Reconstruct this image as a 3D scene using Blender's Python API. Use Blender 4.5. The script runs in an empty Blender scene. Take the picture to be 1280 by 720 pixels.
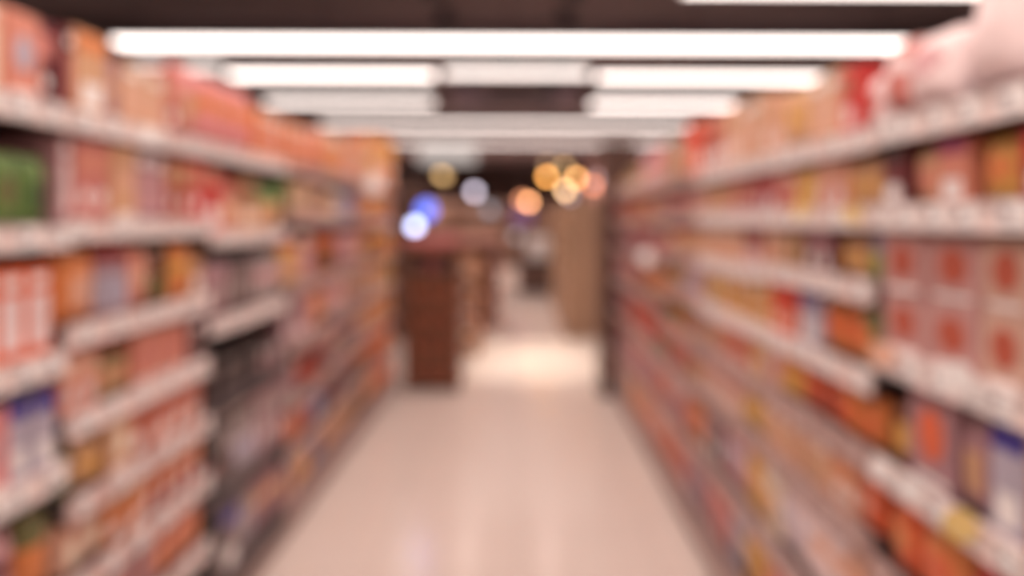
import bpy, bmesh, math, random
from mathutils import Vector, Matrix
random.seed(7)
sc = bpy.context.scene
COL = sc.collection
PI = math.pi
F, CX, CY, H = 1100.0, 648.0, 275.0, 1.45      # focal length in pixels, vanishing point, eye height
XL, XR = -1.02, 0.77                           # faces of the two shelving runs

def at(px, py, Y):
    return Vector(((px - CX) / F * Y, Y, H + (CY - py) / F * Y))

# ------------------------------------------------------------------ materials
def lin(c):
    c = c / 255.0
    return c / 12.92 if c <= 0.04045 else ((c + 0.055) / 1.055) ** 2.4

TINT = (1.0, 0.83, 0.77)
GAIN = 0.92
SAT = 0.86
def albedo(rgb, sat=SAT, gain=GAIN):
    v = [lin(c) / (t * gain) for c, t in zip(rgb, TINT)]
    l = 0.3 * v[0] + 0.55 * v[1] + 0.15 * v[2]
    return tuple(min(0.92, max(0.004, l + (x - l) * sat)) for x in v)

_m = {}
def mat(name, rgb, rough=0.5, metal=0.0, var=0.10, scale=30.0, raw=False, coat=0.0, spec=0.5):
    key = (name,)
    if key in _m:
        return _m[key]
    m = bpy.data.materials.new(name)
    m.use_nodes = True
    nt = m.node_tree
    b = nt.nodes['Principled BSDF']
    c = rgb if raw else albedo(rgb)
    if var > 0:
        tc = nt.nodes.new('ShaderNodeTexCoord')
        nz = nt.nodes.new('ShaderNodeTexNoise')
        nz.inputs['Scale'].default_value = scale
        nz.inputs['Detail'].default_value = 2.0
        rp = nt.nodes.new('ShaderNodeValToRGB')
        rp.color_ramp.elements[0].position = 0.35
        rp.color_ramp.elements[1].position = 0.65
        rp.color_ramp.elements[0].color = tuple(x * (1 - var) for x in c) + (1,)
        rp.color_ramp.elements[1].color = tuple(min(0.95, x * (1 + var)) for x in c) + (1,)
        nt.links.new(tc.outputs['Object'], nz.inputs['Vector'])
        nt.links.new(nz.outputs['Fac'], rp.inputs['Fac'])
        nt.links.new(rp.outputs['Color'], b.inputs['Base Color'])
    else:
        b.inputs['Base Color'].default_value = tuple(c) + (1,)
    b.inputs['Roughness'].default_value = rough
    b.inputs['Metallic'].default_value = metal
    b.inputs['Specular IOR Level'].default_value = spec
    b.inputs['Coat Weight'].default_value = coat
    _m[key] = m
    return m

def emat(name, rgb, strength):
    if (name,) in _m:
        return _m[(name,)]
    m = bpy.data.materials.new(name)
    m.use_nodes = True
    nt = m.node_tree
    nt.nodes.clear()
    o = nt.nodes.new('ShaderNodeOutputMaterial')
    e = nt.nodes.new('ShaderNodeEmission')
    e.inputs['Color'].default_value = tuple(rgb) + (1,)
    e.inputs['Strength'].default_value = strength
    nt.links.new(e.outputs[0], o.inputs['Surface'])
    _m[(name,)] = m
    return m

PAL = {
    'peach': (226, 160, 128), 'salmon': (216, 124, 98), 'rose': (202, 108, 96), 'orange': (222, 118, 42),
    'tangerine': (232, 88, 22), 'tan': (208, 146, 100), 'cream': (236, 206, 176), 'maroon': (112, 36, 42),
    'red': (212, 30, 26), 'brick red': (184, 72, 44), 'crimson': (176, 16, 44), 'mauve': (166, 112, 116),
    'dusty pink': (206, 140, 140), 'pale pink': (240, 200, 194), 'green': (104, 130, 56), 'dark green': (44, 76, 34),
    'olive': (112, 102, 54), 'gold': (222, 154, 54), 'yellow': (230, 182, 92), 'lilac': (180, 162, 174),
    'beige': (198, 146, 124), 'blush': (186, 126, 118), 'indigo': (48, 36, 140), 'grey': (166, 140, 134), 'taupe': (112, 84, 80), 'slate blue': (120, 122, 156),
    'brown': (112, 58, 32), 'black': (34, 22, 24), 'magenta': (150, 36, 88), 'pink': (224, 126, 120),
}
def pm(c):
    return mat('printed_' + c.replace(' ', '_'), PAL[c], rough=0.42, var=0.06, scale=18)

M_steel = mat('shelf_steel', (172, 148, 142), rough=0.45, var=0.03)
M_back = mat('shelf_back_panel', (70, 48, 48), rough=0.7, var=0.05)
M_under = mat('shelf_dark_steel', (84, 66, 66), rough=0.6, var=0.03)
M_rail = mat('price_rail_plastic', (228, 194, 184), rough=0.35, var=0.03)
M_tag = mat('price_tag_card', (246, 222, 210), rough=0.5, var=0.02)
M_ink = mat('dark_ink', (130, 106, 108), rough=0.6, var=0.0)
M_plinth = mat('plinth_steel', (150, 116, 106), rough=0.5, var=0.04)
M_upr = mat('upright_steel', (110, 90, 90), rough=0.5, var=0.03)
M_wood = mat('red_brown_wood', (124, 66, 38), rough=0.5, var=0.18, scale=6)
M_wood_dark = mat('dark_brown_wood', (94, 58, 46), rough=0.6, var=0.14, scale=6)
M_wood_tan = mat('tan_wood', (150, 104, 76), rough=0.55, var=0.12, scale=6)
M_wood_orange = mat('orange_brown_wood', (176, 104, 62), rough=0.55, var=0.12, scale=6)
M_black = mat('black_metal', (46, 36, 38), rough=0.5, var=0.0)
M_white = mat('white_enamel', (236, 214, 206), rough=0.4, var=0.0)
M_lid = mat('cream_lid', (232, 200, 180), rough=0.35, var=0.0)
M_lidred = mat('red_lid', (190, 50, 40), rough=0.35, var=0.0)

# ------------------------------------------------------------------ object helpers
def link(name, me, parent=None):
    o = bpy.data.objects.new(name, me)
    COL.objects.link(o)
    if parent is not None:
        o.parent = parent
    return o

def tag(o, label, cat, group=None, kind=None):
    if label: o['label'] = label
    if cat: o['category'] = cat
    if group: o['group'] = group
    if kind: o['kind'] = kind
    return o

def thing(name, label, cat, loc=(0, 0, 0), rz=0.0, group=None):
    o = bpy.data.objects.new(name, None)
    o.empty_display_size = 0.05
    COL.objects.link(o)
    o.location = loc
    o.rotation_euler = (0, 0, rz)
    return tag(o, label, cat, group)

class MB:
    """collects shapes of one part"""
    def __init__(self):
        self.bm = bmesh.new(); self.mats = []
    def mi(self, m):
        if m not in self.mats: self.mats.append(m)
        return self.mats.index(m)
    def box(self, x0, y0, z0, x1, y1, z1, m, bev=0.0):
        t = bmesh.new()
        bmesh.ops.create_cube(t, size=1)
        for v in t.verts:
            v.co = Vector((x0 + (v.co.x + .5) * (x1 - x0), y0 + (v.co.y + .5) * (y1 - y0), z0 + (v.co.z + .5) * (z1 - z0)))
        if bev > 0:
            bmesh.ops.bevel(t, geom=t.edges[:] , offset=bev, segments=2, affect='EDGES', profile=0.6)
        self._merge(t, m); return self
    def lathe(self, prof, m, seg=20, c=(0, 0), smooth=True):
        t = bmesh.new(); rings = []
        for r, z in prof:
            if r <= 1e-5:
                rings.append([t.verts.new((c[0], c[1], z))])
            else:
                rings.append([t.verts.new((c[0] + r * math.cos(2 * PI * k / seg), c[1] + r * math.sin(2 * PI * k / seg), z)) for k in range(seg)])
        for a, b in zip(rings, rings[1:]):
            for k in range(seg):
                k2 = (k + 1) % seg
                if len(a) == 1 and len(b) == 1: continue
                if len(a) == 1: t.faces.new((a[0], b[k], b[k2]))
                elif len(b) == 1: t.faces.new((a[k], a[k2], b[0]))
                else: t.faces.new((a[k], a[k2], b[k2], b[k]))
        for f in t.faces: f.smooth = smooth
        bmesh.ops.recalc_face_normals(t, faces=t.faces)
        self._merge(t, m); return self
    def tube(self, p0, p1, r, m, seg=10):
        p0, p1 = Vector(p0), Vector(p1)
        d = p1 - p0
        t = bmesh.new()
        bmesh.ops.create_cone(t, cap_ends=True, segments=seg, radius1=r, radius2=r, depth=d.length)
        q = d.to_track_quat('Z', 'Y').to_matrix().to_4x4()
        bmesh.ops.transform(t, matrix=Matrix.Translation((p0 + p1) / 2) @ q, verts=t.verts)
        self._merge(t, m); return self
    def disc_x(self, x, cy, cz, ry, rz, th, m, seg=20):
        """a thin disc facing +X"""
        t = bmesh.new()
        a = [t.verts.new((x, cy + ry * math.cos(2 * PI * k / seg), cz + rz * math.sin(2 * PI * k / seg))) for k in range(seg)]
        b = [t.verts.new((x + th, v.co.y, v.co.z)) for v in a]
        t.faces.new(b); t.faces.new(a[::-1])
        for k in range(seg):
            t.faces.new((a[k], a[(k + 1) % seg], b[(k + 1) % seg], b[k]))
        bmesh.ops.recalc_face_normals(t, faces=t.faces)
        self._merge(t, m); return self
    def _merge(self, t, m):
        i = self.mi(m)
        for f in t.faces: f.material_index = i
        tmp = bpy.data.meshes.new('t'); t.to_mesh(tmp); t.free()
        n0 = len(self.bm.faces)
        self.bm.from_mesh(tmp)
        bpy.data.meshes.remove(tmp)
    def mesh(self, name):
        me = bpy.data.meshes.new(name)
        self.bm.to_mesh(me); self.bm.free()
        for m in self.mats: me.materials.append(m)
        return me
    def build(self, name, parent=None):
        return link(name, self.mesh(name), parent)

# ------------------------------------------------------------------ products.  Local frame: front faces +X, width along Y, base at z = 0,
# the front face at x = 0 and the body behind it (negative x).
def pillow(mb, w, h, d, m_main, m_acc, motif, seed, crimp=True):
    rnd = random.Random(seed)
    nu, nv = 12, 14
    t = bmesh.new()
    ph = rnd.uniform(0, 6)
    def pt(u, v, s):
        # u,v in -1..1
        bulge = (1 - abs(u) ** 2.6) ** 0.6 * (1 - abs(v) ** 3.2) ** 0.62
        yy = u * w / 2 * (1 - 0.07 * (1 - v * v)) 
        zz = h / 2 + v * h / 2
        wr = 0.05 * math.sin(7 * u + ph + 3 * v) * (1 - abs(u)) + 0.04 * math.sin(11 * v + ph) * abs(v)
        return Vector((-d / 2 + s * d / 2 * bulge * (1 + wr), yy, zz))
    grids = []
    for s in (1, -1):
        g = [[t.verts.new(pt(-1 + 2 * i / nu, -0.93 + 1.86 * j / nv, s)) for i in range(nu + 1)] for j in range(nv + 1)]
        grids.append(g)
    ia, ib = mb.mi(m_main), mb.mi(m_acc)
    for s, g in zip((1, -1), grids):
        for j in range(nv):
            for i in range(nu):
                vs = [g[j][i], g[j][i + 1], g[j + 1][i + 1], g[j + 1][i]]
                f = t.faces.new(vs if s < 0 else vs[::-1])
                u, v = -1 + (2 * i + 1) / nu, -1 + (2 * j + 1) / nv
                a = ((motif == 'disc' and (u / .6) ** 2 + ((v - .0) / .45) ** 2 < 1) or (motif == 'band' and 0.05 < v < 0.5)
                     or (motif == 'panel' and abs(u) < .55 and -.6 < v < .25) or (motif == 'top' and v > .35)) and s > 0
                f.material_index = ib if a else ia
                f.smooth = True
    # crimped seals
    for jj, vv in ((nv, 1), (0, -1)):
        for i in range(nu):
            a, b = grids[0][jj][i], grids[0][jj][i + 1]
            y0, y1 = a.co.y, b.co.y
            z0 = a.co.z
            z1 = h if vv > 0 else 0.0
            q = [t.verts.new((-d / 2 + .002 * (i % 2), y0, z0)), t.verts.new((-d / 2 + .002 * ((i + 1) % 2), y1, z0)),
                 t.verts.new((-d / 2 + .002 * ((i + 1) % 2), y1, z1)), t.verts.new((-d / 2 + .002 * (i % 2), y0, z1))]
            f = t.faces.new(q); f.material_index = ib if vv > 0 else ia
    bmesh.ops.remove_doubles(t, verts=t.verts, dist=0.0008)
    bmesh.ops.recalc_face_normals(t, faces=t.faces)
    tmp = bpy.data.meshes.new('t'); t.to_mesh(tmp); t.free(); mb.bm.from_mesh(tmp); bpy.data.meshes.remove(tmp)

_pc = {}
def product_meshes(kind, main, acc, w, h, d, motif):
    """-> list of (part name, mesh); the first is the body"""
    w = round(w, 3)
    key = (kind, main, acc, w, round(h, 3), round(d, 3), motif)
    if key in _pc: return _pc[key]
    A, B = pm(main), pm(acc)
    out = []
    mb = MB()
    if kind == 'carton':
        mb.box(-d, -w / 2, 0, 0, w / 2, h, A, bev=min(.004, w * .06))
        e = .0012
        if motif == 'plain':
            mb.box(-.001, -w * .40, h * .30, e, w * .40, h * .42, B)
        elif motif == 'disc':
            mb.disc_x(-.001, 0, h * .54, w * .27, min(h * .27, w * .30), .0022, B)
            mb.box(-.001, -w * .36, h * .05, e, w * .36, h * .12, M_tag)
        elif motif == 'panel':
            mb.box(-.001, -w * .36, h * .14, e, w * .36, h * .70, B)
            mb.box(-.001, -w * .30, h * .78, e, w * .30, h * .90, M_tag)
        elif motif == 'band':
            mb.box(-.001, -w * .47, h * .58, e, w * .47, h * .86, B)
            mb.disc_x(-.001, 0, h * .30, w * .22, min(h * .18, w * .22), .0022, M_tag)
        else:   # top
            mb.box(-.001, -w * .47, h * .76, e, w * .47, h * .97, B)
            mb.box(-.001, -w * .30, h * .12, e, w * .30, h * .40, M_tag)
        # closed flaps on the lid and a printed side
        mb.box(-d * .97, -w * .46, h - .001, -d * .03, w * .46, h + .0012, B if motif == 'top' else A)
        for s in (-1, 1):
            mb.box(-d * .75, s * w / 2 - .0012, h * .2, -d * .25, s * w / 2 + .0012, h * .7, B)
        out.append(('carton', mb.mesh('carton')))
    elif kind == 'packet':
        pillow(mb, w, h, d, A, B, motif, hash((main, acc)) % 97 if False else len(main) * 7 + len(acc))
        out.append(('packet', mb.mesh('packet')))
    elif kind == 'jar':
        r = min(w / 2, d / 2) * .96
        mb.lathe([(0, 0), (r * .9, 0), (r, r * .12), (r, h * .14)], A, c=(-r, 0))
        mb.lathe([(r * 1.01, h * .14), (r * 1.01, h * .62)], B, c=(-r, 0))
        mb.lathe([(r, h * .62), (r, h * .70), (r * .78, h * .80), (r * .78, h * .84), (0, h * .84)], A, c=(-r, 0))
        out.append(('jar', mb.mesh('jar')))
        l = MB(); l.lathe([(r * .80, h * .83), (r * .86, h * .84), (r * .86, h * .97), (r * .8, h), (0, h)], M_lidred if len(acc) % 2 else M_lid, c=(-r, 0))
        out.append(('lid', l.mesh('lid')))
    elif kind == 'can':
        r = min(w / 2, d / 2) * .97
        mb.lathe([(0, .004), (r * .93, .004), (r * .95, 0), (r, .003), (r * .98, .008), (r * .98, h * .3)], A, c=(-r, 0))
        mb.lathe([(r * .985, h * .3), (r * .985, h * .72)], B, c=(-r, 0))
        mb.lathe([(r * .98, h * .72), (r * .98, h - .008)], A, c=(-r, 0))
        out.append(('can', mb.mesh('can')))
        l = MB(); l.lathe([(r * .98, h - .008), (r, h - .003), (r * .95, h), (r * .92, h - .004), (0, h - .004)], M_steel, c=(-r, 0))
        out.append(('rim', l.mesh('rim')))
    elif kind == 'bottle':
        r = min(w / 2, d / 2) * .95
        mb.lathe([(0, 0), (r * .9, 0), (r, r * .15), (r, h * .18)], A, c=(-r, 0))
        mb.lathe([(r * 1.01, h * .18), (r * 1.01, h * .50)], B, c=(-r, 0))
        mb.lathe([(r, h * .50), (r, h * .60), (r * .8, h * .70), (r * .38, h * .80), (r * .34, h * .90), (0, h * .90)], A, c=(-r, 0))
        out.append(('bottle', mb.mesh('bottle')))
        l = MB(); l.lathe([(r * .37, h * .89), (r * .42, h * .90), (r * .42, h * .99), (r * .36, h), (0, h)], M_lid, c=(-r, 0), seg=14)
        out.append(('cap', l.mesh('cap')))
    _pc[key] = out
    return out

KW = {'carton': 'carton', 'packet': 'packet', 'jar': 'jar', 'can': 'can', 'bottle': 'bottle'}
DEFW = {'carton': .13, 'packet': .15, 'jar': .085, 'can': .08, 'bottle': .08}
MOT = {'plain': 'thin {} stripe', 'disc': '{} disc', 'panel': '{} panel', 'band': '{} band', 'top': '{} top'}
ORD = ['first', 'second', 'third', 'fourth', 'fifth', 'sixth', 'seventh', 'eighth', 'ninth', 'tenth', 'eleventh', 'twelfth']
SHELF_WORD = ['top shelf', 'second shelf down', 'third shelf down', 'fourth shelf down', 'fifth shelf down', 'sixth shelf down', 'seventh shelf down', 'bottom shelf']
counts = {}
allprod = []

def put_product(kind, main, acc, w, h, d, motif, loc, rz, where, group, tiltz=0.0, lean=0.0, extra=''):
    parts = product_meshes(kind, main, acc, w, h, d, motif)
    desc = f"{main} {KW[kind]} with " + (MOT[motif].format(acc) if kind in ('carton', 'packet') else f"{acc} label") + extra
    if 'tier' in extra: where = where.replace(' down', '')
    k = (desc, where)
    counts[k] = counts.get(k, 0) + 1
    o = link(kind, parts[0][1])
    o.location = loc
    o.rotation_euler = (0, lean, rz + tiltz)
    o['category'] = KW[kind]
    o['group'] = group
    for nm, me in parts[1:]:
        link(nm, me, o)
    allprod.append((o, desc, where, counts[k]))
    return o

def finish_labels():
    for o, desc, where, i in allprod:
        n = counts[(desc, where)]
        o['label'] = f"{desc}, {ORD[i-1] + ' along, ' if n > 1 else ''}{where}"

# ------------------------------------------------------------------ shelving bays
RUN = {
 'L': dict(X=XL, s=1, side='left'),
 'R': dict(X=XR, s=-1, side='right'),
}
def pxY(run, x):
    return (XL * F / (x - CX)) if run == 'L' else (XR * F / (x - CX))

DEPTH = 0.42
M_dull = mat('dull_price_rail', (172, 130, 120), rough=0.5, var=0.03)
M_mid = mat('shaded_price_rail', (204, 162, 152), rough=0.45, var=0.03)  # rail colour darkened for the weaker light on lower shelves
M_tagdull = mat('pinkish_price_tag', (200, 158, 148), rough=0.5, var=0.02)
def make_bay(run, idx, y0, y1, zs, backcol=None, ntag=6):
    R = RUN[run]; W = y1 - y0
    side = R['side']
    bayw = ORD[idx] + ' bay'
    root = thing('shelving_bay', f"white-railed supermarket shelving bay full of packed goods, {bayw} on the {side} of the aisle", 'shelving',
                 (R['X'], (y0 + y1) / 2, 0), 0 if run == 'L' else PI, 'shelving bays along the aisle')
    g = .004
    b = MB(); b.box(-DEPTH - .03, -W / 2 + .02, .02, -DEPTH, W / 2 - .02, zs[0] + .22, backcol or M_back)
    b.build('back_panel', root)
    for s in (-1, 1):
        u = MB(); yy = s * (W / 2 - .011)
        u.box(-DEPTH - .04, yy - .009, 0, -DEPTH + .03, yy + .009, zs[0] + .24, M_upr, .002)
        for k in range(14):
            z = .15 + k * .12
            u.box(-DEPTH + .0295, yy - .003, z, -DEPTH + .0315, yy + .003, z + .04, M_black)
        u.build('upright', root)
    p = MB(); p.box(-DEPTH, -W / 2 + .004, 0, -.03, W / 2 - .004, .10, M_plinth, .003); p.build('plinth', root)
    for z in zs:
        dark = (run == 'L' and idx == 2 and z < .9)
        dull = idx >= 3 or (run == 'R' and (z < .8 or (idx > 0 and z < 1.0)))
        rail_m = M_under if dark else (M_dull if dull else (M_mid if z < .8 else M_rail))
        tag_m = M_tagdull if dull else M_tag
        sh = MB()
        sh.box(-DEPTH, -W / 2 + g, z - .012, -.012, W / 2 - g, z + .014, M_under, .002)
        for s in (-1, 1):
            if z > .3:
                sh.box(-DEPTH + .01, s * (W / 2 - .03) - .002, z - .06, -.25, s * (W / 2 - .03) + .002, z - .012, M_upr)
        so = sh.build('shelf', root)
        r = MB()
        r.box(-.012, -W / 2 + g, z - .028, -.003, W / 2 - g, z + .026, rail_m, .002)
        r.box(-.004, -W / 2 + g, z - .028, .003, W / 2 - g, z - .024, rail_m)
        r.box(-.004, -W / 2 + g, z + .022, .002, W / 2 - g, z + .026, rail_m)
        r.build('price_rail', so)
        for k in range(0 if dark else ntag):
            yc = -W / 2 + (k + .5 + random.uniform(-.22, .22)) * W / ntag
            t = MB(); tw = random.choice((.028, .034, .04))
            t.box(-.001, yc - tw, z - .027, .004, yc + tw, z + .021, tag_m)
            t.box(.0035, yc - tw * .8, z - .004, .0046, yc - tw * .1, z + .012, M_ink)
            t.box(.0035, yc - tw * .8, z - .020, .0046, yc + tw * .8, z - .016, M_ink)
            t.build('price_tag', so)
    return root

def fill(run, idx, y0, y1, z, row, shelf_i, items, nshelf, gapz):
    """items: (x_end_px, kind, main, acc, height[, width, motif, stack])"""
    R = RUN[run]
    side = R['side']
    sw = SHELF_WORD[shelf_i] if shelf_i < nshelf - 1 else 'bottom shelf'
    where = f"{sw}, {ORD[idx]} bay on {side}"
    ya = y0 + .012
    for it in items:
        xe, kind, main, acc, h = it[:5]
        w = (it[5] if len(it) > 5 and it[5] else DEFW[kind])
        motif = it[6] if len(it) > 6 and it[6] else random.choice(('disc', 'panel', 'band', 'top'))
        stack = it[7] if len(it) > 7 else 1
        yb = min(y1 - .012, pxY(run, xe) if xe is not None else y1)
        if yb - ya < .035: continue
        if idx >= 3 and kind == 'carton':
            if shelf_i % 3 == 1: kind, w = 'can', .10
            elif shelf_i % 3 == 2: kind, w = 'jar', .12
            elif idx >= 5: w = .20
        n = max(1, round((yb - ya) / w))
        ww = (yb - ya) / n
        h = min(h, gapz - .02) if gapz else h
        if kind in ('jar', 'can', 'bottle'): d = min(ww, .12)
        elif kind == 'packet': d = min(.075, ww * .55)
        else: d = .20
        for k in range(n):
            yc = ya + (k + .5) * ww
            group = f"{main} {KW[kind]}s on the {sw} of the {ORD[idx]} {side} bay"
            for st in range(stack):
                hh = h / stack
                extra = '' 
                if stack > 1: extra = ', upper tier' if st == stack - 1 else ', lower tier'
                jx = random.uniform(-.022, -.006) - .012
                put_product(kind, main, acc, ww - (.006 if kind != 'packet' else .0), hh * (1 if stack > 1 else random.uniform(.985, 1.0)) - (.001 if stack > 1 else 0), d, motif,
                            (R['X'] + R['s'] * jx, yc, z + .0155 + st * (hh + .0005)), 0 if run == 'L' else PI, where, group,
                            tiltz=random.uniform(-.03, .03) if (kind != 'carton' or ww > .5) else random.uniform(-.012, .012), extra=extra)
        ya = yb

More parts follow.
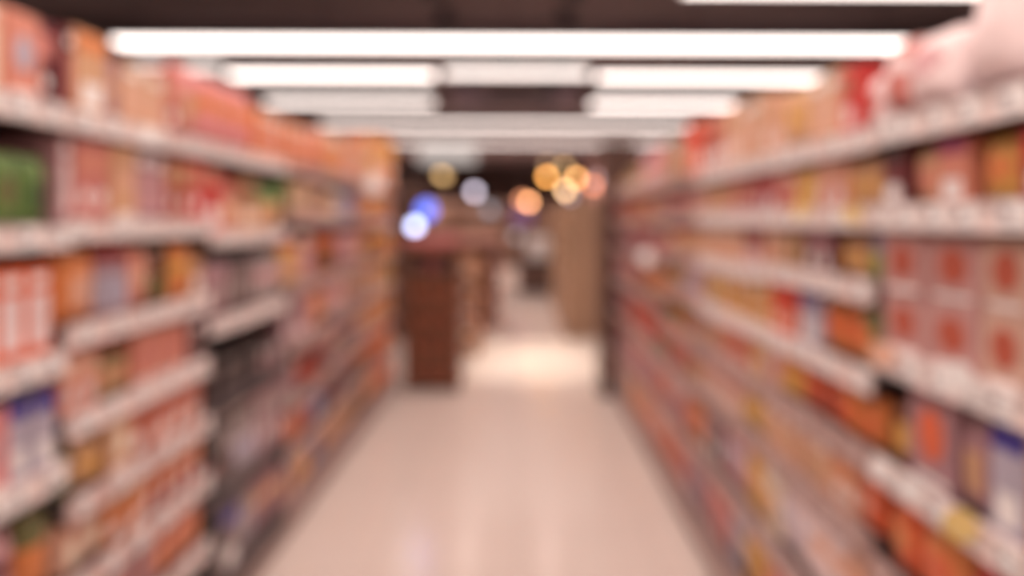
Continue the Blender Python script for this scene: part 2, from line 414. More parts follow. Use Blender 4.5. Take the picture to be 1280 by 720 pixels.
C, P, J, N, B = 'carton', 'packet', 'jar', 'can', 'bottle'
E = None
BAYS = {
'L': [
 (1.30, 2.00, [1.68, 1.41, 1.13, .88, .60, .15], [
   [(20, C, 'peach', 'cream', .19, .16, 'panel'), (62, C, 'salmon', 'lilac', .19, .13, 'disc'), (87, C, 'maroon', 'rose', .19, .1, 'band')],
   [(10, P, 'gold', 'orange', .17, .14, 'band'), (48, P, 'green', 'olive', .165, .09, 'disc'), (87, P, 'green', 'dark green', .165, .09, 'panel')],
   [(87, C, 'tangerine', 'pale pink', .205, .11, 'panel')],
   [(25, C, 'pink', 'dusty pink', .17, .12, 'disc'), (87, C, 'lilac', 'indigo', .175, .12, 'top')],
   [(45, P, 'dusty pink', 'maroon', .2, .15, 'band'), (87, P, 'orange', 'olive', .2, .11, 'top')],
   []]),
 (2.004, 2.93, [1.68, 1.425, 1.18, .97, .775, .585, .37, .15], [
   [(103, C, 'maroon', 'rose', .20, .1, 'panel'), (143, C, 'tan', 'orange', .205, .13, 'top'), (160, C, 'mauve', 'peach', .17, .1, 'disc'), (215, C, 'tan', 'peach', .17, .14, 'panel'), (233, C, 'brick red', 'salmon', .20, .1, 'band'), (265, P, 'pink', 'tan', .25, .15, 'panel')],
   [(105, C, 'dusty pink', 'pale pink', .205, .1, 'panel'), (150, C, 'rose', 'salmon', .205, .11, 'band'), (180, C, 'tan', 'peach', .205, .1, 'disc'), (220, C, 'mauve', 'dusty pink', .205, .1, 'panel'), (247, C, 'brick red', 'tan', .2, .1, 'band'), (265, C, 'red', 'salmon', .2, .1, 'band')],
   [(140, P, 'orange', 'peach', .19, .13, 'panel'), (175, J, 'mauve', 'lilac', .185), (205, P, 'salmon', 'peach', .185, .13, 'disc'), (225, B, 'brown', 'olive', .17, .07), (250, P, 'orange', 'gold', .18, .11, 'band'), (265, C, 'tan', 'brown', .16, .08, 'top')],
   [(140, C, 'salmon', 'peach', .15, .1, 'band'), (180, J, 'olive', 'tan', .145), (245, C, 'salmon', 'rose', .15, .12, 'disc'), (265, C, 'maroon', 'taupe', .14, .1, 'panel')],
   [(110, P, 'olive', 'tan', .13, .1, 'band'), (145, P, 'tan', 'gold', .14, .12, 'panel'), (175, C, 'tan', 'cream', .14, .1, 'disc'), (265, C, 'salmon', 'brick red', .14, .13, 'band')],
   [(150, P, 'peach', 'cream', .14, .13, 'panel'), (190, C, 'orange', 'tan', .13, .11, 'top'), (265, C, 'brick red', 'orange', .13, .12, 'band')],
   [(150, C, 'peach', 'tan', .16, .12, 'panel'), (205, C, 'mauve', 'salmon', .16, .11, 'disc'), (265, P, 'salmon', 'orange', .16, .13, 'panel')],
   []]),
 (2.93, 3.90, [1.68, 1.385, 1.085, .80, .47, .15], [
   [(328, P, 'pink', 'orange', .25, .2, 'band'), (360, C, 'orange', 'salmon', .2, .13, 'panel')],
   [(288, C, 'red', 'salmon', .22, .12, 'top'), (308, J, 'rose', 'peach', .2), (330, C, 'tan', 'brown', .2, .11, 'band'), (360, P, 'tan', 'green', .19, .12, 'top')],
   [(300, P, 'mauve', 'grey', .2, .14, 'panel'), (330, P, 'taupe', 'grey', .2, .12, 'disc'), (360, P, 'grey', 'dusty pink', .2, .13, 'band')],
   [(335, C, 'black', 'taupe', .16, .13, 'plain'), (360, C, 'taupe', 'mauve', .10, .12, 'panel')],  # black cartons stand in for the dark void on this shelf
   [(288, C, 'black', 'maroon', .26, .12, 'plain'), (306, B, 'grey', 'taupe', .26), (330, B, 'grey', 'lilac', .27), (360, C, 'mauve', 'grey', .26, .12, 'band')],
   [(286, C, 'black', 'taupe', .24, .12, 'plain'), (308, C, 'taupe', 'indigo', .24, .14, 'top'), (330, P, 'grey', 'lilac', .24, .14, 'panel'), (360, P, 'mauve', 'tan', .24, .14, 'band')]]),
 (3.90, 4.80, [1.68, 1.45, 1.14, .87, .61, .37, .15], [
   [(390, C, 'orange', 'salmon', .2, .13, 'panel'), (414, P, 'salmon', 'orange', .22, .15, 'disc')],
   [(372, P, 'olive', 'green', .19, .1, 'top'), (395, P, 'tan', 'cream', .18, .13, 'panel'), (414, C, 'peach', 'brown', .17, .12, 'band')],
   [(385, J, 'gold', 'tan', .2), (400, C, 'mauve', 'dusty pink', .22, .12, 'band'), (414, C, 'orange', 'brown', .22, .12, 'disc')],
   [(380, C, 'mauve', 'taupe', .2, .12, 'band'), (395, C, 'dusty pink', 'mauve', .2, .12, 'disc'), (414, P, 'orange', 'tan', .2, .13, 'panel')],
   [(382, C, 'grey', 'mauve', .17, .12, 'band'), (396, C, 'maroon', 'brick red', .18, .12, 'band'), (414, C, 'brick red', 'maroon', .17, .12, 'disc')],
   [(385, P, 'salmon', 'orange', .16, .13, 'disc'), (400, P, 'brick red', 'mauve', .16, .13, 'band'), (414, P, 'slate blue', 'lilac', .17, .15, 'panel')],
   [(378, C, 'mauve', 'tan', .17, .13, 'panel'), (396, P, 'gold', 'orange', .17, .14, 'panel'), (414, P, 'slate blue', 'mauve', .18, .14, 'band')]]),
 (4.80, 5.70, [1.68, 1.44, 1.16, .92, .66, .40, .15], [
   [(435, C, 'tan', 'orange', .24, .14, 'panel'), (451, C, 'salmon', 'tan', .24, .14, 'band')],
   [(430, C, 'cream', 'tan', .16, .12, 'panel'), (451, C, 'slate blue', 'lilac', .16, .12, 'band')],
   [(430, J, 'orange', 'brown', .19), (451, P, 'dusty pink', 'mauve', .2, .14, 'band')],
   [(435, C, 'dusty pink', 'peach', .18, .13, 'disc'), (451, C, 'tan', 'mauve', .18, .13, 'panel')],
   [(430, P, 'mauve', 'tan', .19, .13, 'disc'), (451, P, 'taupe', 'dusty pink', .19, .13, 'band')],
   [(432, C, 'taupe', 'maroon', .2, .13, 'band'), (451, C, 'mauve', 'taupe', .19, .13, 'panel')],
   [(432, P, 'tan', 'salmon', .18, .14, 'panel'), (451, P, 'tan', 'brown', .18, .14, 'band')]]),
 (5.70, 6.60, [1.68, 1.44, 1.16, .92, .66, .40, .15], [
   [(466, C, 'orange', 'tan', .30, .14, 'panel'), (478, C, 'gold', 'tan', .34, .14, 'band')],
   [(465, C, 'tan', 'rose', .2, .13, 'panel'), (478, C, 'orange', 'gold', .2, .13, 'band')],
   [(465, C, 'salmon', 'tan', .22, .13, 'disc'), (478, C, 'gold', 'brown', .22, .13, 'panel')],
   [(465, P, 'tan', 'mauve', .19, .14, 'panel'), (478, C, 'tan', 'orange', .2, .13, 'band')],
   [(465, C, 'mauve', 'tan', .19, .13, 'band'), (478, C, 'orange', 'tan', .2, .13, 'disc')],
   [(465, C, 'tan', 'brown', .19, .13, 'panel'), (478, C, 'orange', 'brick red', .2, .13, 'band')],
   [(465, P, 'brown', 'tan', .18, .14, 'panel'), (478, P, 'orange', 'tan', .18, .14, 'disc')]]),
 (6.60, 7.32, [1.68, 1.42, 1.16, .92, .66, .40, .15], [
   [(E, C, 'orange', 'gold', .40, .17, 'band')],
   [(E, C, 'orange', 'tan', .22, .17, 'panel')],
   [(E, C, 'gold', 'orange', .22, .14, 'band')],
   [(E, C, 'gold', 'brown', .2, .14, 'disc')],
   [(E, C, 'orange', 'tan', .22, .14, 'panel')],
   [(E, C, 'tangerine', 'orange', .22, .14, 'band')],
   [(E, C, 'orange', 'tangerine', .21, .14, 'panel')]]),
],
'R': [
 (1.20, 1.92, [1.64, 1.46, 1.16, .92, .70, .45, .15], [
   [],
   [(1250, C, 'crimson', 'red', .15, .12, 'band'), (1195, P, 'gold', 'orange', .15, .12, 'disc'), (1155, C, 'salmon', 'magenta', .14, .12, 'top'), (1120, P, 'tan', 'salmon', .15, .13, 'panel'), (1089, C, 'maroon', 'black', .13, .1, 'top')],
   [(1210, C, 'beige', 'brick red', .27, .19, 'disc', 2), (1089, C, 'blush', 'brick red', .27, .19, 'disc', 2)],
   [(1268, C, 'orange', 'tan', .19, .12, 'panel'), (1222, C, 'lilac', 'indigo', .19, .12, 'top'), (1178, P, 'mauve', 'tan', .18, .12, 'panel'), (1120, C, 'mauve', 'tangerine', .19, .14, 'disc'), (1089, B, 'brown', 'gold', .19, .08)],
   [(1190, P, 'red', 'crimson', .17, .13, 'band'), (1130, P, 'orange', 'tangerine', .17, .13, 'panel'), (1089, P, 'tangerine', 'orange', .17, .13, 'disc')],
   [(1130, P, 'salmon', 'peach', .2, .14, 'panel'), (1089, P, 'peach', 'cream', .2, .14, 'band')],
   []]),
 (1.926, 2.86, [1.635, 1.46, 1.295, 1.095, .92, .73, .45, .15], [
   [(1062, P, 'pale pink', 'rose', .13, .12, 'disc'), (1040, C, 'red', 'brick red', .17, .1, 'band'), (1000, C, 'tan', 'peach', .18, .12, 'panel'), (968, P, 'tan', 'gold', .19, .13, 'disc'), (944, C, 'peach', 'tan', .19, .13, 'band')],
   [(1045, P, 'tan', 'gold', .15, .12, 'panel'), (1008, C, 'salmon', 'peach', .15, .11, 'band'), (984, P, 'gold', 'yellow', .15, .1, 'disc'), (960, C, 'salmon', 'rose', .145, .1, 'panel'), (944, C, 'crimson', 'rose', .14, .1, 'top')],
   [(1072, P, 'green', 'slate blue', .13, .08, 'top'), (1032, P, 'tan', 'gold', .125, .1, 'panel'), (995, C, 'maroon', 'mauve', .12, .1, 'band'), (970, P, 'tan', 'olive', .12, .1, 'disc'), (944, C, 'tan', 'peach', .12, .12, 'panel')],
   [(1060, P, 'olive', 'orange', .15, .1, 'panel'), (1012, P, 'orange', 'tangerine', .16, .12, 'disc'), (985, C, 'lilac', 'indigo', .155, .1, 'top'), (955, C, 'tangerine', 'red', .15, .09, 'band'), (944, C, 'gold', 'tan', .15, .1, 'panel')],
   [(1040, P, 'orange', 'tangerine', .14, .13, 'panel'), (1015, P, 'tangerine', 'brick red', .14, .1, 'disc'), (990, P, 'brick red', 'tangerine', .14, .1, 'band'), (965, P, 'gold', 'orange', .13, .12, 'top'), (944, C, 'peach', 'dusty pink', .13, .12, 'panel')],
   [(1060, P, 'tangerine', 'salmon', .15, .12, 'disc'), (1030, C, 'peach', 'orange', .14, .1, 'band'), (944, C, 'peach', 'tan', .14, .12, 'panel')],
   [(1040, P, 'peach', 'orange', .21, .13, 'panel'), (1000, P, 'pale pink', 'peach', .22, .13, 'band'), (960, P, 'pale pink', 'lilac', .22, .13, 'disc'), (944, C, 'cream', 'tan', .2, .12, 'panel')],
   [(1000, P, 'peach', 'cream', .21, .14, 'panel'), (965, P, 'slate blue', 'lilac', .21, .14, 'band'), (944, P, 'salmon', 'peach', .21, .14, 'disc')]]),
 (2.86, 3.80, [1.635, 1.46, 1.28, 1.095, .91, .73, .45, .15], [
   [(915, C, 'tan', 'peach', .22, .13, 'panel'), (895, C, 'peach', 'tan', .23, .13, 'band'), (871, C, 'brick red', 'salmon', .23, .13, 'top')],
   [(925, C, 'crimson', 'rose', .14, .1, 'band'), (905, C, 'rose', 'tan', .14, .1, 'disc'), (871, P, 'tan', 'peach', .14, .12, 'panel')],
   [(920, C, 'rose', 'maroon', .13, .1, 'band'), (871, C, 'tan', 'peach', .13, .12, 'panel')],
   [(895, C, 'gold', 'tan', .15, .12, 'panel'), (871, P, 'tan', 'yellow', .15, .12, 'disc')],
   [(928, C, 'gold', 'tan', .13, .11, 'band'), (895, C, 'salmon', 'brick red', .14, .12, 'disc'), (871, C, 'mauve', 'tan', .14, .12, 'panel')],
   [(920, P, 'gold', 'yellow', .15, .12, 'panel'), (871, C, 'peach', 'rose', .15, .12, 'band')],
   [(925, P, 'gold', 'tan', .22, .12, 'panel'), (895, P, 'dusty pink', 'lilac', .21, .13, 'band'), (871, C, 'taupe', 'mauve', .2, .12, 'band')],
   [(920, P, 'gold', 'brown', .21, .13, 'disc'), (900, P, 'lilac', 'grey', .21, .13, 'band'), (871, P, 'rose', 'dusty pink', .21, .13, 'panel')]]),
 (3.80, 4.70, [1.635, 1.46, 1.28, 1.095, .91, .70, .43, .15], [
   [(850, C, 'tangerine', 'red', .24, .13, 'band'), (828, C, 'olive', 'tan', .22, .13, 'panel')],
   [(850, C, 'tan', 'dusty pink', .14, .12, 'panel'), (828, C, 'taupe', 'rose', .14, .12, 'band')],
   [(850, C, 'peach', 'tan', .13, .12, 'band'), (828, C, 'rose', 'tan', .13, .12, 'panel')],
   [(850, C, 'dusty pink', 'lilac', .14, .12, 'panel'), (828, P, 'tan', 'olive', .14, .12, 'disc')],
   [(850, C, 'tan', 'mauve', .14, .12, 'disc'), (828, C, 'orange', 'olive', .14, .12, 'band')],
   [(850, C, 'mauve', 'tan', .16, .12, 'panel'), (828, C, 'salmon', 'rose', .16, .12, 'band')],
   [(850, P, 'orange', 'salmon', .2, .13, 'disc'), (828, C, 'rose', 'mauve', .2, .12, 'panel')],
   [(850, P, 'mauve', 'lilac', .2, .13, 'panel'), (828, C, 'salmon', 'rose', .2, .13, 'disc')]]),
 (4.70, 5.60, [1.635, 1.44, 1.22, .98, .72, .43, .15], [
   [(812, C, 'rose', 'pink', .22, .13, 'band'), (799, C, 'pink', 'lilac', .22, .13, 'top')],
   [(812, C, 'tan', 'mauve', .15, .13, 'disc'), (799, C, 'rose', 'tan', .15, .13, 'panel')],
   [(812, C, 'mauve', 'rose', .17, .13, 'band'), (799, C, 'brick red', 'mauve', .17, .13, 'panel')],
   [(812, P, 'orange', 'tan', .19, .13, 'panel'), (799, P, 'tan', 'brick red', .19, .13, 'disc')],
   [(812, C, 'olive', 'rose', .2, .13, 'band'), (799, C, 'red', 'rose', .2, .13, 'band')],
   [(812, C, 'rose', 'salmon', .2, .13, 'disc'), (799, C, 'mauve', 'dusty pink', .2, .13, 'panel')],
   [(812, C, 'orange', 'rose', .2, .13, 'panel'), (799, C, 'salmon', 'orange', .2, .13, 'disc')]]),
 (5.60, 6.40, [1.635, 1.44, 1.22, .98, .72, .43, .15], [
   [(E, C, 'tan', 'olive', .16, .14, 'band')],
   [(E, C, 'tan', 'brick red', .15, .14, 'panel')],
   [(E, C, 'rose', 'mauve', .17, .14, 'disc')],
   [(E, P, 'mauve', 'orange', .19, .14, 'panel')],
   [(E, C, 'rose', 'brick red', .2, .14, 'band')],
   [(E, C, 'rose', 'dusty pink', .2, .14, 'panel')],
   [(E, C, 'orange', 'tan', .2, .14, 'disc')]]),
 (6.40, 7.15, [1.635, 1.44, 1.22, .98, .72, .43, .15], [
   [(E, C, 'brown', 'tan', .12, .15, 'band')],
   [(E, C, 'brick red', 'maroon', .15, .15, 'panel')],
   [(E, C, 'mauve', 'maroon', .17, .15, 'band')],
   [(E, C, 'mauve', 'rose', .19, .15, 'disc')],
   [(E, C, 'maroon', 'mauve', .2, .15, 'band')],
   [(E, C, 'taupe', 'mauve', .2, .15, 'panel')],
   [(E, C, 'taupe', 'rose', .2, .15, 'band')]]),
]}
for run in 'LR':
    for idx, (y0, y1, zs, rows) in enumerate(BAYS[run]):
        make_bay(run, idx, y0, y1, zs, ntag=6 if idx < 4 else 4)
        for si, (z, items) in enumerate(zip(zs, rows)):
            gap = (zs[si - 1] - z - .03) if si > 0 else None
            fill(run, idx, y0, y1, z, items, si, items, len(zs), gap)

# big pale pink packets heaped on the near top shelf at right, slumping over the rail
def slumped(px, w, h, d, main, acc, motif, yawn, lean, dx, label, z0=1.685):
    Y = pxY('R', px)
    mb = MB(); pillow(mb, w, h, d, pm(main), pm(acc), motif, int(px))
    o = mb.build('large_packet')
    o.rotation_euler = (0, lean, PI + yawn)
    o.location = (XR + dx, Y, z0)
    tag(o, label, 'packet', 'large pale packets heaped on the top shelf')
slumped(1352, .26, .25, .13, 'pale pink', 'pale pink', 'band', .10, -.10, -.00, 'large pale pink packet beside the frame edge, top shelf, first bay on right')
slumped(1222, .21, .235, .13, 'pale pink', 'pale pink', 'band', -.08, -.16, -.01, 'tallest large pale pink packet, second from the frame edge, top shelf, first bay on right')
slumped(1148, .19, .15, .12, 'pale pink', 'dusty pink', 'disc', .08, -.22, -.01, 'smaller pale pink packet with dusty pink patch, top shelf, first bay on right')
slumped(1106, .11, .15, .09, 'rose', 'pale pink', 'band', .0, -.10, .00, 'rose packet with pale pink band at the far end of first bay, right')

# round shelf talkers clipped to price rails
def talker(x, y, run, r, main, label, grow=0):
    R = RUN[run]; X = R['X'] + R['s'] * (.012 + .8 * r)
    Y = abs(X * F / (x - CX)); z = H + (CY - y) / F * Y
    root = thing('shelf_talker', label, 'shelf sign', (X, Y, z), 0 if run == 'L' else PI, 'round shelf talkers on the price rails')
    # turned towards the camera to look brighter
    a = MB(); a.disc_x(0, 0, 0, r, r, .002, mat('card_' + main.replace(' ', '_'), PAL.get(main, (250, 232, 224)), rough=.5, var=.0), 28)
    o = a.build('disc', root); o.rotation_euler = (0, 0, -.9 * R['s'])
    c = MB(); c.box(-.006 - .8 * r, -.004, -.004, .001, .006, .004, M_white, .001); c.build('clip', root)
talker(467, 231, 'L', .066, 'white', 'small round white stand-in for a glint on top rail, sixth bay on left')  # pale disc put where the rail shows a highlight
talker(808, 321, 'R', .046, 'white', 'small round white stand-in for a glint, right side, far end of the run')  # another pale disc in place of a rail highlight
talker(185, 171, 'L', .026, 'white', 'small round white sign on top rail above mauve cartons, left side')
talker(1100, 584, 'R', .022, 'white', 'round white shelf sign on fourth rail, upper one of two, right side')
talker(1141, 610, 'R', .024, 'white', 'round cream shelf sign on fourth rail, lower one of two, right side')
talker(1202, 655, 'R', .028, 'yellow', 'round yellow shelf sign on fourth rail of first bay, right side')
talker(1104, 442, 'R', .026, 'peach', 'round peach shelf sign at start of third rail, right side')
talker(1196, 470, 'R', .027, 'white', 'round white shelf sign midway along third rail, right side')
talker(1066, 266, 'R', .020, 'yellow', 'round yellow sign on second rail, nearer of two, right side')
talker(1000, 262, 'R', .020, 'yellow', 'round yellow sign on second rail, farther of two, right side')
finish_labels()

# ------------------------------------------------------------------ room
def structure(name, mb):
    o = mb.build(name); o['kind'] = 'structure'; return o
def floor_material():
    m = bpy.data.materials.new('polished_pinkish_tiles'); m.use_nodes = True
    nt = m.node_tree; b = nt.nodes['Principled BSDF']
    tc = nt.nodes.new('ShaderNodeTexCoord')
    br = nt.nodes.new('ShaderNodeTexBrick')
    br.offset = 0.0
    br.inputs['Scale'].default_value = 1.0
    br.inputs['Brick Width'].default_value = 0.6
    br.inputs['Row Height'].default_value = 0.6
    br.inputs['Mortar Size'].default_value = 0.003
    a = albedo((214, 186, 174), sat=1.0)
    br.inputs['Color1'].default_value = a + (1,)
    br.inputs['Color2'].default_value = tuple(x * .97 for x in a) + (1,)
    br.inputs['Mortar'].default_value = tuple(x * .7 for x in a) + (1,)
    nt.links.new(tc.outputs['Object'], br.inputs['Vector'])
    nt.links.new(br.outputs['Color'], b.inputs['Base Color'])
    b.inputs['Roughness'].default_value = 0.16
    b.inputs['Specular IOR Level'].default_value = 0.5
    return m
fl = MB(); fl.box(-9, -3, -.1, 9, 34, 0, floor_material()); structure('floor', fl)
M_ceil = mat('dark_ceiling_paint', (116, 88, 86), rough=.85, var=.15, scale=.6)
ce = MB(); ce.box(-9, -3, 3.35, 9, 34, 3.45, M_ceil); structure('ceiling', ce)
M_wall = mat('brown_wall', (150, 112, 98), rough=.8, var=.08, scale=1.2)
M_walld = mat('dark_wall', (150, 112, 104), rough=.8, var=.1, scale=.8)
w = MB(); w.box(-9, 33.9, 0, 9, 34, 3.35, M_walld); structure('wall_back', w)
w = MB(); w.box(-9.1, -3, 0, -9, 34, 3.35, M_wall); structure('wall_left', w)
w = MB(); w.box(9, -3, 0, 9.1, 34, 3.35, M_wall); structure('wall_right', w)
w = MB(); w.box(-9, -3.1, 0, 9, -3, 3.35, M_wall); structure('wall_front', w)
for i, y in enumerate((5.0, 8.4, 12.6, 16.0, 21.0, 26.0)):
    w = MB(); w.box(-9, y - .1, 3.2, 9, y + .1, 3.35, M_ceil); structure(f'trim_{i+1}', w)

# ------------------------------------------------------------------ strip lights
LZ = 1.5
LC = (1.0, 0.855, 0.79)
STR = 4.6
def strip(x0, x1, yp, k=1.0, label='', th=.055, z=LZ):
    Y = F * z / (CY - yp)
    X0, X1 = (x0 - CX) / F * Y, (x1 - CX) / F * Y
    root = thing('strip_light', label, 'ceiling light', ((X0 + X1) / 2, Y, H + z), 0, 'strip lights across the ceiling')
    hw = (X1 - X0) / 2
    a = MB(); a.box(-hw, -.13, .0305, hw, .13, .07, M_black, .004); a.build('housing', root)
    d = MB()
    nm = f'lit_diffuser_{int(k*100)}'
    d.box(-hw + .03, -.12, 0, hw - .03, .12, .03, emat(nm, LC, STR * k), .004); d.build('diffuser', root)
    for s in (-1, 1):
        c = MB(); c.box(s * (hw - .015) - .0145, -.125, -.002, s * (hw - .015) + .0145, .125, .03, M_white, .003); c.build('end_cap', root)
    n = max(2, int(hw * 2 / 1.6) + 1)
    for q in range(n):
        xx = -hw + .2 + (2 * hw - .4) * q / (n - 1)
        c = MB(); c.tube((xx, 0, .075), (xx, 0, 3.35 - H - z), .006, M_black, 6); c.build('hanger', root)
strip(850, 1420, -14, 1.0, 'bright strip light cut by the top edge of the view, nearest of all')
strip(143, 1132, 57.5, 1.0, 'longest and brightest white strip light across the whole aisle')
strip(284, 546, 97, .95, 'bright strip light in the second row, left of the dim middle panel')
strip(742, 1037, 99, .9, 'bright cream strip light in the second row, right of the dim middle panel')
strip(150, 284, 88, .40, 'short dim strip light above tan cartons, left of the second row')
strip(552, 738, 93, .62, 'dimmer strip light in the middle, just above the dark hanging box')
strip(330, 545, 130, .72, 'dim strip light in the third row, left of the dark hanging box')
strip(735, 936, 132, 1.0, 'pinkish strip light in the third row, right of the dark hanging box')
strip(400, 862, 157, .65, 'long pinkish grey strip light in the fourth row')
strip(420, 846, 179, .55, 'long dim strip light in the fifth row')
# unseen strip lights over and behind the camera, added to brighten the near aisle
for i, y in enumerate((-2.0, 0.2, 2.2, 4.0)):
    root = thing('strip_light', f"added unseen strip light over the near end of the aisle, {ORD[i]} from the camera end", 'ceiling light', (0, y, 2.95), 0, 'added strip lights above the near aisle')
    a = MB(); a.box(-3.4, -.13, .0305, 3.4, .13, .07, M_black, .004); a.build('housing', root)
    d = MB(); d.box(-3.37, -.12, 0, 3.37, .12, .03, emat('lit_diffuser_100', LC, STR), .004); d.build('diffuser', root)
    for xx in (-3.0, 0, 3.0):
        c = MB(); c.tube((xx, 0, .07), (xx, 0, .40), .006, M_black, 6); c.build('hanger', root)
# square panel lights over the cross aisle and beyond
def panel(x0, x1, y0p, y1p, Y, k, label):
    a0, a1 = at(x0, y1p, Y), at(x1, y0p, Y)
    hw, hh = (a1.x - a0.x) / 2, (a1.z - a0.z) / 2
    root = thing('panel_light', label, 'ceiling light', ((a0.x + a1.x) / 2, Y, (a0.z + a1.z) / 2), 0, 'panel lights')
    b = MB(); b.box(-hw, -.3, -hh, hw, .3, hh, emat('lit_panel_%d' % (k * 100), LC, k)); b.build('diffuser', root)
    f = MB()
    f.box(-hw - .02, -.32, hh, hw + .02, .32, hh + .03, M_white)
    f.build('housing', root)
    h = MB(); h.tube((0, 0, hh + .02), (0, 0, 3.35 - (a0.z + a1.z) / 2), .01, M_black, 6); h.build('hanger', root)
panel(524, 594, 184, 203, 20.0, .62, 'dim pinkish white light box near the far ceiling, left of centre')

# suspended dark box between the strips
a0, a1 = at(566, 131, 10.3), at(722, 113, 10.3)
root = thing('hanging_box', 'dark oblong box hanging from the ceiling between the strip lights', 'ceiling duct', ((a0.x + a1.x) / 2, 10.3, a0.z), 0)
hw = (a1.x - a0.x) / 2; hh = a1.z - a0.z
b = MB(); b.box(-hw, -.2, 0, hw, .2, hh, mat('mauve_brown_metal', (118, 88, 96), rough=.6, var=.1), .01); b.build('casing', root)
b = MB(); b.box(-.35, -.205, .02, .45, -.19, hh - .02, M_black); b.build('grille', root)
for s in (-1, 1):
    b = MB(); b.tube((s * hw * .8, 0, hh), (s * hw * .8, 0, 3.35 - a0.z), .008, M_black, 6); b.build('hanger', root)

# ------------------------------------------------------------------ pendant lamps far down the store
def pendant(px, py, Y, rpx, rgb, k, label, group='pendant lamps glowing down the store'):
    p = at(px, py, Y); r = rpx * .82 * Y / F; k *= 1.5
    root = thing('pendant_lamp', label, 'lamp', p, 0, group)
    g = MB()
    prof = [(0, -r)] + [(r * math.sin(PI * t / 8), -r * math.cos(PI * t / 8)) for t in range(1, 8)] + [(0, r)]
    g.lathe(prof, emat('glow_' + label.replace(' ', '_')[:40], rgb, k), seg=16); g.build('globe', root)
    c = MB(); c.lathe([(0, r * 1.25), (r * .3, r * 1.2), (r * .32, r * .93), (0, r * .93)], M_black, seg=10); c.build('cap', root)
    d = MB(); d.tube((0, 0, r * 1.2), (0, 0, 3.35 - p.z), .006, M_black, 6); d.build('cord', root)
OR = (1.0, .42, .10); OP = (1.0, .40, .17)
pendant(683.5, 221, 20, 5, OR, 8.5, 'bright orange pendant lamp, upper one of the cluster')
pendant(720.5, 222.5, 20.5, 5, (1.0, .46, .15), 8.0, 'bright orange pendant lamp beside the dark end post')
pendant(706.5, 238, 21, 5, (1.0, .60, .30), 7.5, 'peach orange pendant lamp, lower one of the cluster')
pendant(661, 252.5, 19, 5, (1.0, .43, .18), 8.0, 'bright peach pendant lamp hanging lowest, left of the cluster')
pendant(652, 249.5, 22, 5, (1.0, .36, .18), 3.0, 'dim peach pendant lamp just behind the lowest bright lamp')
pendant(741, 232, 23, 5, (1.0, .34, .19), 4.2, 'dusty orange pendant lamp, rightmost warm one')
pendant(748, 223, 25, 5, (1.0, .70, .72), 2.2, 'faint pinkish pendant lamp behind the dusty orange one')
pendant(705, 208, 26, 5, (1.0, .62, .28), 2.4, 'faint olive pendant lamp above the orange cluster')
pendant(684, 205, 27, 5, (1.0, .65, .38), 1.2, 'faintest brown pendant lamp, topmost above the orange cluster')
pendant(713, 249, 26, 5, (1.0, .82, .95), 3.4, 'cool white pendant lamp beneath the orange cluster')
pendant(550.5, 219, 22, 4, (1.0, .62, .26), 3.4, 'tan pendant lamp on the left, smaller of the pair')
pendant(556, 221, 24, 5, (1.0, .58, .24), 1.9, 'olive tan pendant lamp on the left, larger of the pair')
pendant(534, 192, 24, 5, (.82, .80, 1.0), 2.6, 'faint bluish pendant lamp beneath the far light box')
pendant(593, 240, 24, 6, (.92, .80, .95), 3.2, 'grey white pendant lamp between the tan pair and the orange cluster')
pendant(645, 295, 26, 5, (.9, .85, .85), .8, 'faint grey lamp hanging low above the dark counter')
pendant(612, 262, 24, 7, (.75, .85, 1.0), .55, 'dim blue grey lamp, low beside the purple banner')

# ------------------------------------------------------------------ stands at the far end of the aisle
def stand(name, label, x0, x1, y0, y1, z1, m, nsh, header=None, back=True):
    cx, cy = (x0 + x1) / 2, (y0 + y1) / 2
    root = thing(name, label, 'display stand', (cx, cy, 0))
    hw, hd = (x1 - x0) / 2, (y1 - y0) / 2
    for s in (-1, 1):
        b = MB(); b.box(s * (hw - .0125) - .0125, -hd, 0, s * (hw - .0125) + .0125, hd, z1, m, .003); b.build('side_panel', root)
    b = MB(); b.box(-hw + .026, hd - .02, .02, hw - .026, hd, z1, m); b.build('back_panel', root)
    for k in range(nsh + 1):
        z = .08 + (z1 - .12) * k / nsh
        b = MB(); b.box(-hw + .026, -hd + .005, z - .012, hw - .026, hd - .021, z + .012, m, .002)
        b.box(-hw + .026, -hd - .001, z - .02, hw - .026, -hd + .008, z + .035, m, .002)
        b.build('shelf', root)
    if header:
        b = MB(); b.box(-hw, -hd, z1 + .0005, hw, hd, z1 + .018, m, .002); b.build('top', root)
        b = MB(); b.box(-hw, -hd, z1 + .0185, hw, -hd + .03, z1 + header[1], header[0], .004); b.build('header', root)
    return root, [.08 + (z1 - .12) * k / nsh for k in range(nsh + 1)]
x0, x1 = -.965, -.50
r_, zsh = stand('display_stand', 'dark red-brown wooden display stand with pink header at the aisle end', x0, x1, 7.45, 8.05, 1.22, M_wood, 5,
                header=(mat('pink_card', (190, 100, 104), rough=.6, var=.05), .10))
cnt = 0
for k, z in enumerate(zsh[:-1]):
    if True:
        for q in range(3):
            c = ('black', 'maroon', 'black')[q] if k == len(zsh) - 2 else ('brown', 'brown', 'brown')[q]
            h = .17
            parts = product_meshes('carton', c, ('taupe' if k == len(zsh) - 2 else 'brick red'), .122, h, .25, 'plain')
            o = link('carton', parts[0][1]); o.location = (x0 + .10 + q * .132, 7.47, z + .0135); o.rotation_euler = (0, 0, -PI / 2)
            tag(o, f"{'dark' if c != 'brown' else 'brown'} carton in the red-brown stand, {ORD[q]} from left, {ORD[k]} shelf from the floor", 'carton', 'cartons in the red-brown stand')
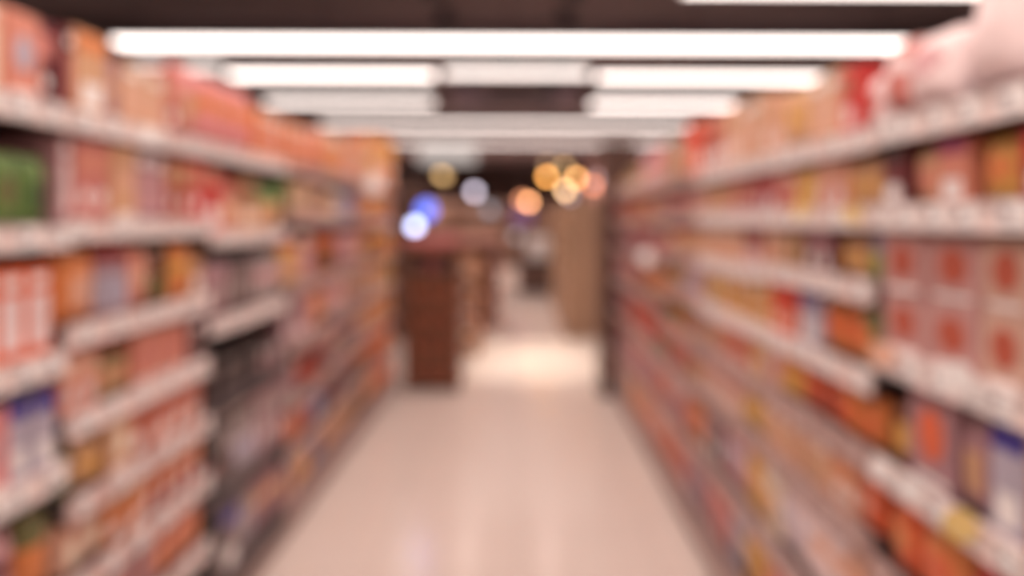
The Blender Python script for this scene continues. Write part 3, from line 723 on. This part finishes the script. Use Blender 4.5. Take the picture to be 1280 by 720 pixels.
# blue lit display on the stand
root = thing('blue_lamp', 'small glowing blue lamp with a dark body on top of the pink-headed stand', 'lamp', at(533, 263, 7.7))
g = MB(); r = .075
g.lathe([(0, -r)] + [(r * math.sin(PI * t / 8), -r * math.cos(PI * t / 8)) for t in range(1, 8)] + [(0, r)], emat('blue_glow', (.15, .23, 1.0), 2.6), seg=18); g.build('globe', root)
g = MB(); zt = root.location.z - 1.2390; g.tube((0, 0, -r * .95), (0, 0, -zt), .012, M_black); g.lathe([(0, -zt + .015), (.05, -zt + .015), (.05, -zt), (0, -zt)], M_black, seg=16); g.build('base', root)
root = thing('cyan_lamp', 'small glowing pale cyan lamp in front of the blue one on the stand', 'lamp', at(518.5, 283, 7.56))
g = MB(); r = .045
g.lathe([(0, -r)] + [(r * math.sin(PI * t / 8), -r * math.cos(PI * t / 8)) for t in range(1, 8)] + [(0, r)], emat('cyan_glow', (.60, .66, 1.0), 7.5), seg=18); g.build('globe', root)
g = MB(); zt = root.location.z - 1.2390; g.tube((0, 0, -r * .95), (0, 0, -zt), .010, M_black); g.lathe([(0, -zt + .012), (.04, -zt + .012), (.04, -zt), (0, -zt)], M_black, seg=16); g.build('base', root)

r_, zs2 = stand('display_stand', 'orange-brown wooden stand behind the red-brown one', -.93, -.43, 9.3, 10.5, 1.02, M_wood_orange, 4)
for k, z in enumerate(zs2[:-1]):
    for q in range(3):
        parts = product_meshes('carton', ('mauve', 'brown', 'tan')[(k + q) % 3], 'taupe', .13, .165, .25, 'panel')
        o = link('carton', parts[0][1]); o.location = (-.93 + .11 + q * .14, 9.32, z + .0135); o.rotation_euler = (0, 0, -PI / 2)
        tag(o, f"dull carton in the orange-brown stand, {ORD[q]} from left, {ORD[k]} shelf from the floor", 'carton', 'cartons in the orange-brown stand')
r_, zs3 = stand('display_stand', 'salmon pink stand farther back, behind the orange-brown one', -.85, -.27, 11.6, 13.0, 1.20, mat('salmon_card', (204, 134, 118), rough=.6, var=.05), 3)

# dark post closing the right run
root = thing('end_post', 'tall dark brown end post closing off the right-hand shelving', 'post', (.82, 7.42, 0))
b = MB(); b.box(-.13, -.2, .06, .13, .2, 2.05, M_wood_dark, .008); b.build('shaft', root)
b = MB(); b.box(-.14, -.21, 0, .14, .21, .06, M_black, .004); b.build('base', root)
b = MB(); b.box(-.14, -.21, 2.05, .14, .21, 2.09, M_wood_dark, .004); b.build('cap', root)
root = thing('pillar_cladding', 'reddish brown square pillar rising to the ceiling behind the dark end post', 'pillar', (1.35, 14.9, 0))
root.location = (2.28, 26.0, 0)
b = MB(); b.box(-.22, -.2, 0, .22, .2, 3.18, mat('reddish_paint', (176, 116, 104), rough=.7, var=.05), .01); b.build('shaft', root)
b = MB(); b.box(-.25, -.23, 0, .25, .23, .12, M_black, .004); b.build('base', root)
# tan shelving beyond the cross aisle, right
for i, (ya, yb) in enumerate(((10.8, 12.2), (12.25, 13.65), (13.7, 15.1))):
    root = thing('wooden_shelf_unit', f"tan wooden shelf unit beyond the dark end post, {ORD[i]} one back", 'shelving', (.58, (ya + yb) / 2, 0), PI, 'tan shelf units')
    W = yb - ya
    b = MB(); b.box(-.60, -W / 2, 0, -.57, W / 2, 1.72, M_wood_tan); b.build('back_panel', root)
    for s in (-1, 1):
        b = MB(); b.box(-.57, s * (W / 2 - .015) - .015, 0, 0, s * (W / 2 - .015) + .015, 1.72, M_wood_tan, .003); b.build('side_panel', root)
    for k in range(6):
        z = .1 + k * .31
        b = MB(); b.box(-.57, -W / 2 + .031, z - .015, 0, W / 2 - .031, z + .015, M_wood_tan, .003); b.build('shelf', root)
        if k < 5:
            for q in range(5):
                mc = ('tan', 'gold', 'brown', 'tan', 'olive')[(q + k) % 5]
                parts = product_meshes('carton', mc, 'tan', .23, .23, .25, 'panel')
                o = link('carton', parts[0][1]); o.location = (.58 + .01, ya + .17 + q * (W - .34) / 4, z + .0165); o.rotation_euler = (0, 0, PI)
                tag(o, f"{mc} carton, {ORD[q]} along, {ORD[k]} shelf from floor, {ORD[i]} tan shelf unit", 'carton', 'cartons in the tan shelf units')
# left low wall of shelving beyond the stands
root = thing('dark_partition', 'dark brown partition above the stands at the far left end', 'partition', (-1.9, 11.0, 0))
b = MB(); b.box(-.95, -.05, 0, .75, .05, 1.95, M_wood_dark, .005); b.build('panel', root)
b = MB(); b.box(-.97, -.07, 1.95, .77, .07, 2.0, M_black, .005); b.build('top_rail', root)
# counter with a white case
root = thing('service_counter', 'low dark brown counter in the middle distance at the end of the aisle', 'counter', (.50, 17.8, 0))
b = MB(); b.box(-.52, -.3, .05, .62, .3, .62, M_wood_dark, .02); b.build('body', root)
b = MB(); b.box(-.48, -.26, 0, .58, .26, .05, M_black); b.build('kickboard', root)
b = MB(); b.box(-.55, -.33, .62, .65, .33, .66, M_black, .006); b.build('worktop', root)
b = MB(); b.box(-.20, -.12, .6615, .20, .12, 1.12, M_white, .03)
o = b.build('white_case'); o.location = (.40, 17.75, 0); tag(o, 'upright white case standing on the dark counter', 'case')
b = MB(); b.box(-.20, -.12, .6615, .20, .12, 1.3, M_wood_tan, .02)
o = b.build('tan_case'); o.location = (.84, 17.75, 0); tag(o, 'taller tan case on the dark counter beside the white one', 'case')
b = MB(); b.box(-.25, -.01, 0, .25, .01, .45, mat('purple_cloth', (112, 76, 130), rough=.8, var=.05), .003); b.tube((0, 0, .45), (0, 0, 3.35 - 1.35), .006, M_black, 6)
o = b.build('hanging_banner'); o.location = (.10, 24, 1.35); tag(o, 'small purple banner hanging behind the lowest orange lamp', 'banner')
# tall shelving closing the view at the back
root = thing('back_shelving', 'brown shelving across the back of the store behind the lamps', 'shelving', (0, 27, 0))
b = MB(); b.box(-6, 0, 0, 6, .05, 2.0, M_wall); b.build('back_panel', root)
for k in range(5):
    b = MB(); b.box(-6, -.4, .1 + k * .42, 6, 0, .14 + k * .42, M_wood_tan); b.build('shelf', root)
for s in range(7):
    b = MB(); b.box(-6 + s * 1.98, -.4, 0, -5.95 + s * 1.98, 0, 2.0, M_wood); b.build('divider', root)

# lamps added to brighten the aisle, the back wall and the cross-aisle floor
def added_lamp(x, y, power, size, label, group, col=(1, .765, .67), soft=.055):
    root = thing('added_lamp', label, 'ceiling light', (x, y, 3.20), 0, group)
    b = MB(); b.lathe([(.0, .149), (.075, .149), (.08, 0), (.07, 0), (.066, .08), (0, .08)], M_black, seg=16); b.build('housing', root)
    l = bpy.data.lights.new('added_lamp_beam', 'SPOT'); l.energy = power; l.color = col
    l.spot_size = math.radians(size); l.spot_blend = .35; l.shadow_soft_size = soft
    lo = bpy.data.objects.new('beam', l); COL.objects.link(lo); lo.parent = root; lo.location = (0, 0, -.002)
DL = 44
ys = [-1.2, 0.3, 1.6, 2.9, 4.3, 5.6, 6.9, 8.0, 9.35, 11.8, 14.2, 17.2, 21.2]
for i, y in enumerate(ys):
    for s in (-1, 1):
        added_lamp(-.12 + s * .55, y, DL * (4.0 if y > 17 else 2.6 if y > 11 else 1.0) * (.95 if 1 < y < 7 else 1.0), 140, f"small dark added fill lamp {'left' if s < 0 else 'right'} of the aisle centre, {ORD[i] if i < 12 else 'last'} pair from the camera end", 'added fill lamps along the aisle')
for i, (x, y) in enumerate(((-3.4, 23.5), (3.5, 23.5), (-5.2, 23.5), (5.2, 23.5), (-3.6, 25.4), (3.8, 25.4))):
    added_lamp(x, y, 420, 168, f"small dark added fill lamp close to the back wall, {ORD[i]} of six", 'added fill lamps by the back wall')  # added to lift the brightness of the back wall
for i, (x, y) in enumerate(((-.15, 8.65), (.45, 8.65), (-.15, 9.8), (.45, 9.8))):
    added_lamp(x, y, 200, 34, f"small dark added spotlight above the bright floor patch, {ORD[i]} of four", 'added spotlights above the cross aisle', (1, .88, .72), .03)  # added to make the bright patch on the floor

# ------------------------------------------------------------------ world, camera, view
wd = bpy.data.worlds.new('world'); sc.world = wd; wd.use_nodes = True
wd.node_tree.nodes['Background'].inputs[0].default_value = (1, .85, .8, 1)
wd.node_tree.nodes['Background'].inputs[1].default_value = 0.3
cam = bpy.data.cameras.new('camera'); co = bpy.data.objects.new('camera', cam); COL.objects.link(co)
cam.sensor_width = 36; cam.lens = 36 * F / 1280
cam.shift_x = -(CX - 640) / 1280
cam.shift_y = -(360 - CY) / 1280
cam.clip_start = .02; cam.clip_end = 100
co.matrix_world = Matrix.Translation((0, 0, H)) @ Matrix.Rotation(PI / 2, 4, 'X') @ Matrix.Rotation(math.radians(.18), 4, 'Z')
cam.dof.use_dof = True
FD = 0.28
cam.dof.focus_distance = FD
CPX = 34.0
cam.dof.aperture_fstop = (cam.lens / 1000) / (CPX * FD / F)
sc.camera = co
sc.view_settings.view_transform = 'Standard'
sc.view_settings.look = 'None'
sc.view_settings.gamma = 1
sc.view_settings.use_curve_mapping = False
sc.view_settings.exposure = 0.0
sc.cycles.max_bounces = 6
sc.cycles.diffuse_bounces = 4
sc.cycles.use_denoising = True
sc.cycles.sample_clamp_direct = 0
sc.cycles.sample_clamp_indirect = 4
sc.cycles.use_adaptive_sampling = False
sc.cycles.caustics_reflective = False
sc.cycles.caustics_refractive = False
